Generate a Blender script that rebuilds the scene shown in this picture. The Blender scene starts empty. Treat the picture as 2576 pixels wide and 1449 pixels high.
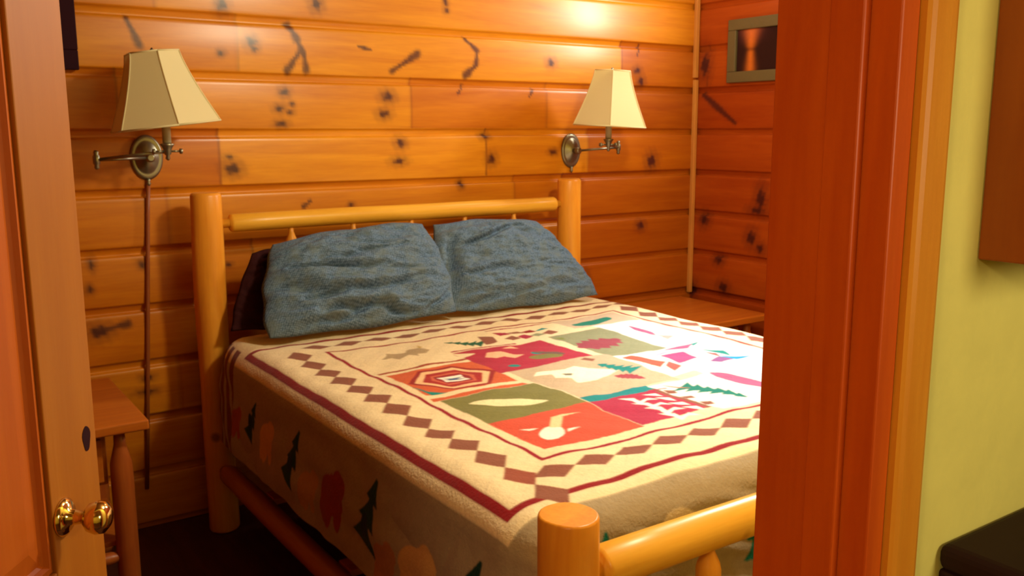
import bpy, bmesh, math, random
import numpy as np
from mathutils import Vector, Matrix, noise

S = bpy.context.scene
COL = S.collection
PI = math.pi

# ------------------------------------------------------------------ camera
CAM = Vector((-1.73792, -3.43295, 1.47))
RT = Vector((0.825346, -0.564623, -0.002316)); UP = Vector((0.097842, 0.138980, 0.985450)); FW = Vector((0.556086, 0.813564, -0.169950))
cd = bpy.data.cameras.new('camera'); cam = bpy.data.objects.new('camera', cd); COL.objects.link(cam)
M = Matrix.Identity(4)
for i in range(3):
    M[i][0] = RT[i]; M[i][1] = UP[i]; M[i][2] = -FW[i]; M[i][3] = CAM[i]
cam.matrix_world = M
cd.sensor_width = 36; cd.lens = 36 * 2292.58 / 2576; cd.clip_start = 0.02
cd.dof.use_dof = True; cd.dof.focus_distance = 0.45; cd.dof.aperture_fstop = 45   # the photograph is slightly out of focus everywhere
S.camera = cam
# ------------------------------------------------------------------ exposure and world
S.view_settings.view_transform = 'Standard'; S.view_settings.look = 'None'
S.view_settings.exposure = 0.0; S.view_settings.gamma = 1; S.view_settings.use_curve_mapping = False
w = bpy.data.worlds.new('world'); S.world = w; w.use_nodes = True
w.node_tree.nodes['Background'].inputs[0].default_value = (1.0, 0.55, 0.3, 1)
w.node_tree.nodes['Background'].inputs[1].default_value = 0.02
# ------------------------------------------------------------------ lights
def lamp(name, kind, loc, power, col, size=0.1, target=None, spot=None, blend=0.5, sy=None):
    l = bpy.data.lights.new(name, kind); l.energy = power; l.color = col
    o = bpy.data.objects.new(name, l); COL.objects.link(o); o.location = loc
    if kind in ('POINT', 'SPOT'): l.shadow_soft_size = size
    if kind == 'AREA':
        l.size = size
        if sy: l.shape = 'RECTANGLE'; l.size_y = sy
    if kind == 'SPOT': l.spot_size = spot; l.spot_blend = blend
    if target is not None:
        o.rotation_euler = (Vector(target) - Vector(loc)).to_track_quat('-Z', 'Y').to_euler()
    return o
WARM = (1.0, 0.95, 0.70)
lamp('bedroom_ceiling_light', 'POINT', (0.03, -2.10, 2.28), 88, WARM, 0.11)
lamp('quilt_spot_fill', 'SPOT', (1.66, -0.84, 2.36), 330, (0.84, 0.92, 1.0), 0.04, (0.78, -1.50, 0.74), 1.00, 0.95)  # unseen spot, added to the window light to brighten the right of the quilt
lamp('wall_glow_fill', 'POINT', (1.00, -0.24, 2.40), 6, (1.0, 0.95, 0.72), 0.03)  # unseen lamp added for the diffuse glow high on the back wall
lamp('side_window_daylight', 'AREA', (1.748, -0.860, 2.19), 26, (0.98, 0.97, 0.84), 0.11, (0.0, -0.860, 2.19), sy=0.42)
lamp('hall_ceiling_light', 'POINT', (-2.8, -3.75, 2.2), 46, (1.0, 0.84, 0.50), 0.12)
lamp('cream_wall_fill', 'POINT', (-0.75, -3.95, 1.50), 22, (1.0, 0.90, 0.58), 0.14)  # unseen fill added to lift the cream wall and the casing

# ------------------------------------------------------------------ mesh helpers
def bm_new(): return bmesh.new()
def box(bm, x0, x1, y0, y1, z0, z1, bev=0.0, seg=2, mi=0):
    b = bmesh.new()
    bmesh.ops.create_cube(b, size=1)
    for v in b.verts:
        v.co = Vector(((x0 + x1) / 2 + v.co.x * (x1 - x0), (y0 + y1) / 2 + v.co.y * (y1 - y0), (z0 + z1) / 2 + v.co.z * (z1 - z0)))
    if bev > 0: bmesh.ops.bevel(b, geom=b.edges[:] + b.verts[:], offset=bev, segments=seg, affect='EDGES', profile=0.5)
    for f in b.faces: f.material_index = mi
    merge(bm, b)
def merge(bm, b, mat=None):
    vm = {}
    for v in b.verts: vm[v] = bm.verts.new((mat @ v.co) if mat else v.co)
    for f in b.faces:
        try:
            nf = bm.faces.new([vm[v] for v in f.verts]); nf.material_index = f.material_index; nf.smooth = f.smooth
        except ValueError: pass
    b.free()
def tube(bm, pts, rad, n=20, wob=0.0, seed=0, cap=True):
    """sweep through pts with a radius per point"""
    pts = [Vector(p) for p in pts]
    if not hasattr(rad, '__len__'): rad = [rad] * len(pts)
    rings = []
    ref = None
    for i, p in enumerate(pts):
        a = pts[max(i - 1, 0)]; c = pts[min(i + 1, len(pts) - 1)]
        t = (c - a).normalized()
        if ref is None:
            ref = Vector((0, 0, 1)) if abs(t.z) < 0.9 else Vector((1, 0, 0))
        u = (ref - t * ref.dot(t)).normalized(); v = t.cross(u); ref = u
        ring = []
        for k in range(n):
            an = 2 * PI * k / n
            d = u * math.cos(an) + v * math.sin(an)
            r = rad[i]
            if wob: r *= 1 + wob * noise.noise(Vector((p.x * 3 + seed, p.y * 3 + d.x, p.z * 3 + d.z + d.y)))
            ring.append(bm.verts.new(p + d * r))
        rings.append(ring)
    for i in range(len(rings) - 1):
        for k in range(n):
            f = bm.faces.new([rings[i][k], rings[i][(k + 1) % n], rings[i + 1][(k + 1) % n], rings[i + 1][k]]); f.smooth = True
    if cap:
        bm.faces.new(rings[0][::-1]); bm.faces.new(rings[-1])
def log(bm, a, b, r, wob=0.10, seed=0, chamf=0.012, n=24, taper=1.0):
    """a peeled log: slightly wavy cylinder with rounded ends"""
    a = Vector(a); b = Vector(b); L = (b - a).length; t = (b - a) / L
    ss = [0, chamf * 0.3, chamf] + [L * k / 14 for k in range(1, 14)] + [L - chamf, L - chamf * 0.3, L]
    rr = [r - chamf * 0.9, r - chamf * 0.3, r] + [r] * 13 + [r, r - chamf * 0.3, r - chamf * 0.9]
    rr = [x * (1 + (taper - 1) * s / L) for x, s in zip(rr, ss)]
    tube(bm, [a + t * s for s in ss], rr, n=n, wob=wob, seed=seed)
def tapered(bm, a, b, r, tip, ln, wob=0.08, seed=0, n=20, blunt=False):
    """log with whittled cone tenons at both ends"""
    a = Vector(a); b = Vector(b); L = (b - a).length; t = (b - a) / L
    if blunt:
        ss = [0, ln, ln + 0.002, ln + 0.010] + [ln + 0.012 + (L - 2 * ln - 0.024) * k / 11 for k in range(1, 11)] + [L - ln - 0.010, L - ln - 0.002, L - ln, L]
        rr = [tip, tip, r * 0.86, r] + [r] * 10 + [r, r * 0.86, tip, tip]
        tube(bm, [a + t * s_ for s_ in ss], rr, n=n, wob=wob, seed=seed); return
    ss = [0, ln * 0.35, ln * 0.8, ln] + [ln + (L - 2 * ln) * k / 10 for k in range(1, 10)] + [L - ln, L - ln * 0.8, L - ln * 0.35, L]
    rr = [tip, tip, r * 0.9, r] + [r] * 9 + [r, r * 0.9, tip, tip]
    tube(bm, [a + t * s for s in ss], rr, n=n, wob=wob, seed=seed)
def lathe(bm, prof, mat, n=24):
    rings = []
    for r, z in prof:
        rings.append([bm.verts.new(mat @ Vector((r * math.cos(2 * PI * k / n), r * math.sin(2 * PI * k / n), z))) for k in range(n)])
    for i in range(len(rings) - 1):
        for k in range(n):
            f = bm.faces.new([rings[i][k], rings[i][(k + 1) % n], rings[i + 1][(k + 1) % n], rings[i + 1][k]]); f.smooth = True
    bm.faces.new(rings[0][::-1]); bm.faces.new(rings[-1])
def obj(name, bm, mats, parent=None, smooth=None):
    me = bpy.data.meshes.new(name)
    bmesh.ops.recalc_face_normals(bm, faces=bm.faces[:])
    bm.to_mesh(me); bm.free()
    for m in (mats if isinstance(mats, (list, tuple)) else [mats]): me.materials.append(m)
    if smooth:
        for p in me.polygons: p.use_smooth = True
    o = bpy.data.objects.new(name, me); COL.objects.link(o)
    if parent:
        o.parent = parent; o.matrix_parent_inverse = parent.matrix_world.inverted() if False else Matrix.Translation(-parent_loc(parent))
    return o
def parent_loc(p):
    v = Vector(p.location)
    return v
def tag(o, label=None, cat=None, group=None, kind=None):
    if label: o['label'] = label
    if cat: o['category'] = cat
    if group: o['group'] = group
    if kind: o['kind'] = kind
    return o
def thing(name, loc, label, cat, group=None):
    o = bpy.data.objects.new(name, None); COL.objects.link(o); o.location = loc; o.empty_display_size = 0.1
    return tag(o, label, cat, group)
def struct(name, bm, mats, parent=None, smooth=None):
    o = obj(name, bm, mats, parent, smooth)
    if not parent: o['kind'] = 'structure'
    return o
def mesh_np(name, V, F, mats, parent=None, smooth=True):
    me = bpy.data.meshes.new(name)
    me.from_pydata(V.tolist() if hasattr(V, 'tolist') else V, [], F.tolist() if hasattr(F, 'tolist') else F); me.update()
    for m in (mats if isinstance(mats, (list, tuple)) else [mats]): me.materials.append(m)
    if smooth: me.shade_smooth()
    o = bpy.data.objects.new(name, me); COL.objects.link(o)
    if parent: o.parent = parent; o.matrix_parent_inverse = Matrix.Translation(-parent_loc(parent))
    return o
def gridfaces(nu, nv):
    i = np.arange(nu - 1)[:, None] * nv + np.arange(nv - 1)[None, :]
    return np.stack([i, i + nv, i + nv + 1, i + 1], -1).reshape(-1, 4)

# ------------------------------------------------------------------ materials
def lin(r, g, b):
    f = lambda c: (c / 255 / 12.92) if c <= 10 else (((c / 255) + 0.055) / 1.055) ** 2.4
    return (f(r), f(g), f(b), 1)
def mat_new(name):
    m = bpy.data.materials.new(name); m.use_nodes = True
    return m, m.node_tree.nodes, m.node_tree.links, m.node_tree.nodes['Principled BSDF']
def plain(name, col, rough=0.6, metal=0.0, bump=0.0, bscale=200, spec=0.5):
    m, N, L, B = mat_new(name)
    nz = N.new('ShaderNodeTexNoise'); nz.inputs['Scale'].default_value = 14; nz.inputs['Detail'].default_value = 4
    tc = N.new('ShaderNodeTexCoord'); L.new(tc.outputs['Object'], nz.inputs['Vector'])
    mx = N.new('ShaderNodeMix'); mx.data_type = 'RGBA'
    mx.inputs[6].default_value = col; mx.inputs[7].default_value = tuple(c * 0.82 for c in col[:3]) + (1,)
    L.new(nz.outputs[0], mx.inputs[0]); L.new(mx.outputs[2], B.inputs['Base Color'])
    B.inputs['Roughness'].default_value = rough; B.inputs['Metallic'].default_value = metal; B.inputs['Specular IOR Level'].default_value = spec
    if bump:
        n2 = N.new('ShaderNodeTexNoise'); n2.inputs['Scale'].default_value = bscale; L.new(tc.outputs['Object'], n2.inputs['Vector'])
        bp = N.new('ShaderNodeBump'); bp.inputs['Strength'].default_value = bump; bp.inputs['Distance'].default_value = 0.004
        L.new(n2.outputs[0], bp.inputs['Height']); L.new(bp.outputs[0], B.inputs['Normal'])
    return m
def wood(name, light, dark, axis='X', rough=0.35, scale=1.0, knots=0.0, attr=False, coat=0.0, contrast=1.0, kn=(0.055, 0.009, 0.009, 1)):
    """grain: noise stretched along one axis; knots: either sparse voronoi dots or a mesh attribute"""
    m, N, L, B = mat_new(name)
    tc = N.new('ShaderNodeTexCoord'); mp = N.new('ShaderNodeMapping')
    st = {'X': (1.2, 14, 14), 'Y': (14, 1.2, 14), 'Z': (14, 14, 1.2)}[axis]
    mp.inputs['Scale'].default_value = tuple(s * scale for s in st)
    L.new(tc.outputs['Object'], mp.inputs['Vector'])
    n1 = N.new('ShaderNodeTexNoise'); n1.inputs['Scale'].default_value = 1.6; n1.inputs['Detail'].default_value = 7; n1.inputs['Distortion'].default_value = 0.8
    L.new(mp.outputs[0], n1.inputs['Vector'])
    n2 = N.new('ShaderNodeTexNoise'); n2.inputs['Scale'].default_value = 9; n2.inputs['Detail'].default_value = 4
    L.new(mp.outputs[0], n2.inputs['Vector'])
    ad = N.new('ShaderNodeMath'); ad.operation = 'MULTIPLY_ADD'; ad.inputs[1].default_value = 0.35; L.new(n2.outputs[0], ad.inputs[0]); L.new(n1.outputs[0], ad.inputs[2])
    mr = N.new('ShaderNodeMapRange'); mr.inputs[1].default_value = 0.40; mr.inputs[2].default_value = 0.95; L.new(ad.outputs[0], mr.inputs[0])
    mr.inputs[3].default_value = 0.5 - 0.5 * contrast; mr.inputs[4].default_value = 0.5 + 0.5 * contrast
    mx = N.new('ShaderNodeMix'); mx.data_type = 'RGBA'; mx.inputs[6].default_value = light; mx.inputs[7].default_value = dark
    L.new(mr.outputs[0], mx.inputs[0])
    out = mx.outputs[2]
    if attr:
        a = N.new('ShaderNodeAttribute'); a.attribute_name = 'wood'
        sp = N.new('ShaderNodeSeparateColor'); L.new(a.outputs['Color'], sp.inputs[0])
        # green: board tone and painted-in dimness, red: knot
        tone = N.new('ShaderNodeMix'); tone.data_type = 'RGBA'; tone.blend_type = 'MULTIPLY'; tone.inputs[0].default_value = 1
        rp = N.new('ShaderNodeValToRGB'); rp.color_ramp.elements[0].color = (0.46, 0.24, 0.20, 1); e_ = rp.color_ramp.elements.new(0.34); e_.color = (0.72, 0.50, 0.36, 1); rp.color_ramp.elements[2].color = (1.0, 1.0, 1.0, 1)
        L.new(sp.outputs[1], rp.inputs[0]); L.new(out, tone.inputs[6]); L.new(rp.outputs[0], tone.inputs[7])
        k = N.new('ShaderNodeMix'); k.data_type = 'RGBA'; L.new(sp.outputs[0], k.inputs[0]); L.new(tone.outputs[2], k.inputs[6]); k.inputs[7].default_value = kn
        out = k.outputs[2]
    elif knots > 0:
        vo = N.new('ShaderNodeTexVoronoi'); vo.inputs['Scale'].default_value = knots
        L.new(tc.outputs['Object'], vo.inputs['Vector'])
        m2 = N.new('ShaderNodeMapRange'); m2.inputs[1].default_value = 0.05; m2.inputs[2].default_value = 0.12; m2.inputs[3].default_value = 0.85; m2.inputs[4].default_value = 0
        L.new(vo.outputs['Distance'], m2.inputs[0])
        k = N.new('ShaderNodeMix'); k.data_type = 'RGBA'; L.new(m2.outputs[0], k.inputs[0]); L.new(out, k.inputs[6]); k.inputs[7].default_value = kn
        out = k.outputs[2]
    L.new(out, B.inputs['Base Color'])
    B.inputs['Roughness'].default_value = rough; B.inputs['Specular IOR Level'].default_value = 0.22
    B.inputs['Coat Weight'].default_value = coat; B.inputs['Coat Roughness'].default_value = 0.27
    bp = N.new('ShaderNodeBump'); bp.inputs['Strength'].default_value = 0.15; bp.inputs['Distance'].default_value = 0.002
    L.new(n2.outputs[0], bp.inputs['Height']); L.new(bp.outputs[0], B.inputs['Normal'])
    return m
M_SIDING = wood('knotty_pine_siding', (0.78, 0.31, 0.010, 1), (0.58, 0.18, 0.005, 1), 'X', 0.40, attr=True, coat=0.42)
M_SIDING_Y = wood('knotty_pine_siding_dim', (0.52, 0.105, 0.008, 1), (0.38, 0.055, 0.004, 1), 'Y', 0.42, attr=True, coat=0.12)  # same pine as the back wall; its weaker light is put into the colour
M_LOG_Z = wood('peeled_log_upright', (0.86, 0.36, 0.035, 1), (0.70, 0.24, 0.018, 1), 'Z', 0.38, coat=0.2, knots=5.2, kn=(0.22, 0.07, 0.015, 1))
M_LOG_X = wood('peeled_log_lengthwise', (0.84, 0.44, 0.045, 1), (0.70, 0.31, 0.022, 1), 'X', 0.36, coat=0.2, knots=5.2, kn=(0.22, 0.07, 0.015, 1))
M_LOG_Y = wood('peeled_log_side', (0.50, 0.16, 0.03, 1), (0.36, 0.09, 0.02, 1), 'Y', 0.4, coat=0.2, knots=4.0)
M_STAND = wood('nightstand_pine', (0.60, 0.17, 0.014, 1), (0.42, 0.085, 0.008, 1), 'X', 0.36, coat=0.2)
M_STAND_Z = wood('nightstand_log', (0.50, 0.13, 0.02, 1), (0.36, 0.07, 0.012, 1), 'Z', 0.4, coat=0.2)
M_DOOR = wood('door_pine', (0.40, 0.132, 0.009, 1), (0.33, 0.098, 0.006, 1), 'Z', 0.5, contrast=0.7)
M_DOORP = wood('door_panel_pine', (0.50, 0.115, 0.008, 1), (0.40, 0.075, 0.005, 1), 'Z', 0.5, contrast=0.7)
M_JAMB = wood('jamb_pine', (0.60, 0.10, 0.006, 1), (0.45, 0.055, 0.004, 1), 'Z', 0.42)
M_CASING = wood('casing_pine', (0.66, 0.26, 0.020, 1), (0.54, 0.17, 0.010, 1), 'Z', 0.45)
M_TRIM = wood('corner_trim_pine', (0.70, 0.30, 0.06, 1), (0.55, 0.20, 0.04, 1), 'Z', 0.4)
M_FLOOR = wood('dark_floorboards', (0.10, 0.025, 0.012, 1), (0.05, 0.012, 0.008, 1), 'Y', 0.5)
M_CEIL = wood('ceiling_pine', (0.22, 0.09, 0.02, 1), (0.16, 0.06, 0.012, 1), 'X', 0.6)
M_WALLC = plain('cream_plaster', (0.80, 0.68, 0.17, 1), 0.8, bump=0.15, bscale=60)
M_CAB = wood('wall_cabinet_wood', (0.34, 0.085, 0.010, 1), (0.26, 0.055, 0.006, 1), 'Z', 0.45)
M_DARK = plain('dark_brown_finish', (0.022, 0.006, 0.006, 1), 0.6, spec=0.15)
M_BLACK = plain('black_glass', (0.004, 0.002, 0.006, 1), 0.4, spec=0.2)
M_BRASS = plain('antique_brass', (0.30, 0.27, 0.19, 1), 0.34, 0.85)
M_BRASSB = plain('polished_brass', (0.85, 0.62, 0.22, 1), 0.12, 1.0)
M_SLEEVE = plain('candle_sleeve', (0.45, 0.38, 0.24, 1), 0.5)
M_CORD = plain('brown_cord_cover', (0.30, 0.07, 0.012, 1), 0.5)
M_FRAME = plain('grey_olive_frame', (0.14, 0.11, 0.045, 1), 0.5, bump=0.4, bscale=90)
M_NIGHT = plain('dark_window_glass', (0.010, 0.003, 0.008, 1), 0.3)
M_DARKWOOD = plain('dark_window_frame', (0.028, 0.005, 0.009, 1), 0.8, spec=0.1)
M_MAROON = plain('dark_maroon_cotton', (0.040, 0.008, 0.008, 1), 0.9, bump=0.4, bscale=120, spec=0.1)
M_BOXSP = plain('box_spring_cover', (0.030, 0.010, 0.014, 1), 0.9, spec=0.1)
M_SHEET = plain('mattress_ticking', (0.20, 0.12, 0.07, 1), 0.9, spec=0.1)
def shade_mat():
    m, N, L, B = mat_new('cream_lamp_shade')
    B.inputs['Base Color'].default_value = (0.90, 0.80, 0.48, 1); B.inputs['Roughness'].default_value = 0.85
    tr = N.new('ShaderNodeBsdfTranslucent'); tr.inputs[0].default_value = (0.88, 0.76, 0.44, 1)
    mx = N.new('ShaderNodeMixShader'); mx.inputs[0].default_value = 0.38
    L.new(B.outputs[0], mx.inputs[1]); L.new(tr.outputs[0], mx.inputs[2]); L.new(mx.outputs[0], N['Material Output'].inputs[0])
    return m
M_SHADE = shade_mat()
def cloth_attr(name, bumpn=140, wr=7, bs=0.5):
    m, N, L, B = mat_new(name)
    a = N.new('ShaderNodeAttribute'); a.attribute_name = 'dye'
    tc = N.new('ShaderNodeTexCoord')
    nz = N.new('ShaderNodeTexNoise'); nz.inputs['Scale'].default_value = 60; nz.inputs['Detail'].default_value = 3; L.new(tc.outputs['Object'], nz.inputs['Vector'])
    mr = N.new('ShaderNodeMapRange'); mr.inputs[3].default_value = 0.86; mr.inputs[4].default_value = 1.10; L.new(nz.outputs[0], mr.inputs[0])
    mu = N.new('ShaderNodeVectorMath'); mu.operation = 'SCALE'; L.new(a.outputs['Color'], mu.inputs[0]); L.new(mr.outputs[0], mu.inputs['Scale'])
    L.new(mu.outputs[0], B.inputs['Base Color']); B.inputs['Roughness'].default_value = 0.9; B.inputs['Specular IOR Level'].default_value = 0.12
    B.inputs['Sheen Weight'].default_value = 0.1
    n1 = N.new('ShaderNodeTexNoise'); n1.inputs['Scale'].default_value = bumpn; L.new(tc.outputs['Object'], n1.inputs['Vector'])
    bp = N.new('ShaderNodeBump'); bp.inputs['Strength'].default_value = bs; bp.inputs['Distance'].default_value = 0.003
    L.new(n1.outputs[0], bp.inputs['Height']); L.new(bp.outputs[0], B.inputs['Normal'])
    return m
M_QUILT = cloth_attr('patchwork_quilt')
def pillow_mat():
    m, N, L, B = mat_new('blue_grey_waffle_cotton')
    tc = N.new('ShaderNodeTexCoord'); mp = N.new('ShaderNodeMapping'); mp.inputs['Rotation'].default_value = (0, 0, 0.3)
    L.new(tc.outputs['UV'], mp.inputs['Vector'])
    ck = N.new('ShaderNodeTexVoronoi'); ck.inputs['Scale'].default_value = 70; ck.feature = 'F1'; ck.inputs['Randomness'].default_value = 0.35; L.new(mp.outputs[0], ck.inputs['Vector'])
    nz = N.new('ShaderNodeTexNoise'); nz.inputs['Scale'].default_value = 22; nz.inputs['Detail'].default_value = 4; L.new(tc.outputs['Object'], nz.inputs['Vector'])
    mr = N.new('ShaderNodeMapRange'); mr.inputs[1].default_value = 0.15; mr.inputs[2].default_value = 0.65; L.new(ck.outputs['Distance'], mr.inputs[0])
    a = N.new('ShaderNodeMix'); a.data_type = 'RGBA'; a.inputs[6].default_value = (0.175, 0.255, 0.385, 1); a.inputs[7].default_value = (0.055, 0.092, 0.145, 1)
    L.new(mr.outputs[0], a.inputs[0])
    b = N.new('ShaderNodeMix'); b.data_type = 'RGBA'; b.blend_type = 'MIX'; L.new(a.outputs[2], b.inputs[6]); b.inputs[7].default_value = (0.150, 0.185, 0.190, 1)
    m2 = N.new('ShaderNodeMapRange'); m2.inputs[1].default_value = 0.45; m2.inputs[2].default_value = 0.65; m2.inputs[4].default_value = 0.6; L.new(nz.outputs[0], m2.inputs[0]); L.new(m2.outputs[0], b.inputs[0])
    L.new(b.outputs[2], B.inputs['Base Color']); B.inputs['Roughness'].default_value = 0.9; B.inputs['Specular IOR Level'].default_value = 0.15
    bp = N.new('ShaderNodeBump'); bp.inputs['Strength'].default_value = 0.5; bp.inputs['Distance'].default_value = 0.002; bp.invert = True
    L.new(ck.outputs['Distance'], bp.inputs['Height']); L.new(bp.outputs[0], B.inputs['Normal'])
    return m
M_PILLOW = pillow_mat()
def emis(name, col, s):
    m, N, L, B = mat_new(name); B.inputs['Base Color'].default_value = (0.9, 0.9, 0.9, 1)
    B.inputs['Emission Color'].default_value = col; B.inputs['Emission Strength'].default_value = s
    return m

# ------------------------------------------------------------------ setting: the walls
W = 1.762; CE = 2.50; XL = -2.45; YP = -2.800; YN = -2.934; XJ = -0.978; XO = -2.010
ZK = 1.8939; H = 0.20769    # a seam lies at ZK, boards are H high
KB = [(-0.667, 1.924, 0.0203, 0.0252), (-0.564, 1.799, 0.0212, 0.0201), (-0.553, 1.775, 0.0136, 0.0116), (-0.68, 1.753, 0.0131, 0.0113), (0.273, 2.003, 0.0116, 0.0161), (0.276, 1.969, 0.0116, 0.0097), (0.825, 1.776, 0.0227, 0.0177), (-0.445, 1.618, 0.019, 0.0164), (-0.467, 1.556, 0.0189, 0.0134), (-0.425, 1.542, 0.0128, 0.009), (-0.418, 1.573, 0.0112, 0.009), (-0.462, 1.498, 0.0222, 0.012), (-0.006, 1.609, 0.0272, 0.0208), (-0.026, 1.539, 0.0253, 0.0176), (0.049, 1.421, 0.0223, 0.018), (0.038, 1.347, 0.0298, 0.0148), (-0.659, 1.332, 0.03, 0.0222), (-0.672, 1.376, 0.0164, 0.0073), (0.466, 1.446, 0.0209, 0.0121), (0.497, 1.345, 0.0233, 0.0228), (0.839, 1.373, 0.0209, 0.0128), (-0.184, 1.174, 0.0123, 0.0097), (0.34, 1.238, 0.0142, 0.0156), (-0.694, 0.973, 0.0121, 0.0076), (1.397, 0.996, 0.0244, 0.0202), (1.461, 1.318, 0.0326, 0.0338), (1.352, 1.758, 0.0208, 0.0171), (-1.172, 1.014, 0.0102, 0.0195), (-1.004, 0.999, 0.0122, 0.0129), (-1.185, 0.926, 0.0115, 0.014), (-1.015, 0.58, 0.0207, 0.0104), (-1.019, 0.528, 0.0305, 0.0105), (-1.164, 0.771, 0.0339, 0.0243), (-0.302, 1.953, 0.0228, 0.0237), (1.037, 0.749, 0.025, 0.0356), (1.379, 1.708, 0.021, 0.0229)]
SB = [(-1.001, 1.856, -0.962, 1.765, 0.0095), (-0.418, 1.865, -0.388, 1.818, 0.0122), (-0.388, 1.818, -0.371, 1.779, 0.0095), (-0.371, 1.779, -0.43, 1.698, 0.0108), (-0.363, 1.772, -0.353, 1.701, 0.0095), (0.136, 1.786, 0.014, 1.71, 0.0108), (0.365, 1.858, 0.428, 1.811, 0.0081), (0.428, 1.811, 0.42, 1.749, 0.0081), (0.42, 1.749, 0.367, 1.705, 0.0122), (-0.358, 1.199, -0.387, 1.177, 0.0068), (0.725, 1.655, 0.703, 1.619, 0.0054), (0.358, 1.668, 0.33, 1.629, 0.0041), (1.374, 1.888, 1.35, 1.83, 0.0041), (-1.177, 0.772, -1.07, 0.788, 0.0122), (-0.133, 1.801, -0.081, 1.794, 0.0054)]
KR = [(-0.061, 1.795, 0.0328, 0.0593), (-0.089, 1.013, 0.0306, 0.031), (-0.198, 0.813, 0.0297, 0.0226), (-0.237, 0.673, 0.0321, 0.0288), (-0.406, 0.947, 0.0299, 0.0354), (-0.464, 0.9, 0.022, 0.0234), (-0.014, 0.635, 0.029, 0.0429), (-0.457, 1.142, 0.0292, 0.0538), (-0.436, 1.083, 0.0441, 0.0193)]
SR = [(-0.054, 1.65, -0.275, 1.505, 0.0120)]
# butt joints of the siding, and low right-end tones that paint in the dimmer light: course number (below seam k) -> list of (position, tone right of it)
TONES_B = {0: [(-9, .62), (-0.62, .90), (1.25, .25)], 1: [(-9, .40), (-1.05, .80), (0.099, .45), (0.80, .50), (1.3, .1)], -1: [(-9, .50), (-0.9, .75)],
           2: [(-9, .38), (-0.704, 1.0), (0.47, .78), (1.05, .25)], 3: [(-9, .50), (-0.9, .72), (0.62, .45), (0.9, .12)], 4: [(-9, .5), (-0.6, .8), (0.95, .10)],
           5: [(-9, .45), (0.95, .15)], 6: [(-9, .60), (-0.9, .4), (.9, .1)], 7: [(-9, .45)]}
def siding(name, axis, p0, p1, base, mat, knots, streaks, tones, sgn, rng, zlo, zhi, holes=()):
    """horizontal log siding; axis 0: runs along x with face towards -y; axis 1: runs along y with face towards -x.
       Every course has a rounded face and a recessed nib at its top."""
    nu = int((p1 - p0) / 0.009) + 2
    us = np.linspace(p0, p1, nu)
    zs = []; ds = []; cs = []
    k0 = int(math.floor((ZK - zhi) / H)); k1 = int(math.ceil((ZK - zlo) / H))
    prof = [(0.0, 0.001), (0.0015, 0.0075), (0.010, 0.0115), (0.018, 0.0145), (0.0255, 0.0165), (0.0285, 0.0155), (0.0300, 0.0080), (0.0312, 0.0025), (0.037, 0.0)]
    prof += [(0.037 + (H - 0.037 - 0.006) * t / 18, -0.0030 * math.sin(PI * t / 18)) for t in range(1, 18)] + [(H - 0.006, 0.0)]
    for k in range(k0, k1):
        for s, d in prof:
            zs.append(ZK - k * H - s); ds.append(d); cs.append(k)
    zs = np.array(zs); ds = np.array(ds); cs = np.array(cs)
    keep = (zs > zlo - 0.001) & (zs < zhi + 0.001); zs, ds, cs = zs[keep], ds[keep], cs[keep]
    nv = len(zs)
    U, Z = np.meshgrid(us, zs, indexing='ij'); D = np.repeat(ds[None], nu, 0)
    rs = np.random.RandomState(rng)
    tone = np.zeros_like(U); joint = np.zeros_like(U)
    for k in set(cs.tolist()):
        col = cs == k
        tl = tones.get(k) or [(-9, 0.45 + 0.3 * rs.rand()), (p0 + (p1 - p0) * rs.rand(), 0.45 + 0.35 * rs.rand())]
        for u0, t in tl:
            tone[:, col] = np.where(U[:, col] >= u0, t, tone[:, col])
            if p0 < u0 < p1: joint[:, col] = np.maximum(joint[:, col], np.exp(-((U[:, col] - u0) / 0.004) ** 2) * 0.55)
    kk = np.zeros_like(U)
    wob = 0.25 * np.sin(U * 190 + Z * 77) + 0.2 * np.sin(Z * 230 - U * 91)
    for (a, b, ra, rb) in knots:
        q = np.sqrt(((U - a) / max(ra, .010)) ** 2 + ((Z - b) / max(rb, .008)) ** 2) + wob * 0.6
        kk = np.maximum(kk, np.clip(1.45 - q, 0, 0.95))
        kk = np.maximum(kk, 0.30 * np.clip(2.4 - q, 0, 1))
    for (a, b, c, d, r) in streaks:
        t = np.clip(((U - a) * (c - a) + (Z - b) * (d - b)) / ((c - a) ** 2 + (d - b) ** 2), 0, 1)
        q = np.sqrt((U - a - t * (c - a)) ** 2 + (Z - b - t * (d - b)) ** 2) / (r * (1.15 + 0.35 * np.sin(t * 5 + a * 9))) + wob * 0.35
        kk = np.maximum(kk, np.clip(1.4 - q, 0, 0.86))
    kk = np.maximum(kk, joint)
    if axis == 0: V = np.stack([U, base + D * sgn, Z], -1)
    else: V = np.stack([base + D * sgn, U, Z], -1)
    F = gridfaces(nu, nv)
    o = mesh_np(name, V.reshape(-1, 3), F, mat, smooth=True)
    o['kind'] = 'structure'
    ca = o.data.color_attributes.new('wood', 'FLOAT_COLOR', 'POINT')
    c = np.stack([kk, tone, np.zeros_like(kk), np.ones_like(kk)], -1).reshape(-1)
    ca.data.foreach_set('color', c.astype(np.float32))
    return o
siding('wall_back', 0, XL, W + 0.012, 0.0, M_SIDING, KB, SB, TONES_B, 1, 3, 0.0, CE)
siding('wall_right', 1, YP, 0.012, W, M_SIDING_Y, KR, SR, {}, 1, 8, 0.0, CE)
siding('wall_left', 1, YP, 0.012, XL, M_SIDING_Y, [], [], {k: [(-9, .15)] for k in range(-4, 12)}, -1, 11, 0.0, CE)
bm = bm_new(); box(bm, XL - .02, W + .02, YP, 0.02, -0.05, 0.0); struct('floor', bm, M_FLOOR)
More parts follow.
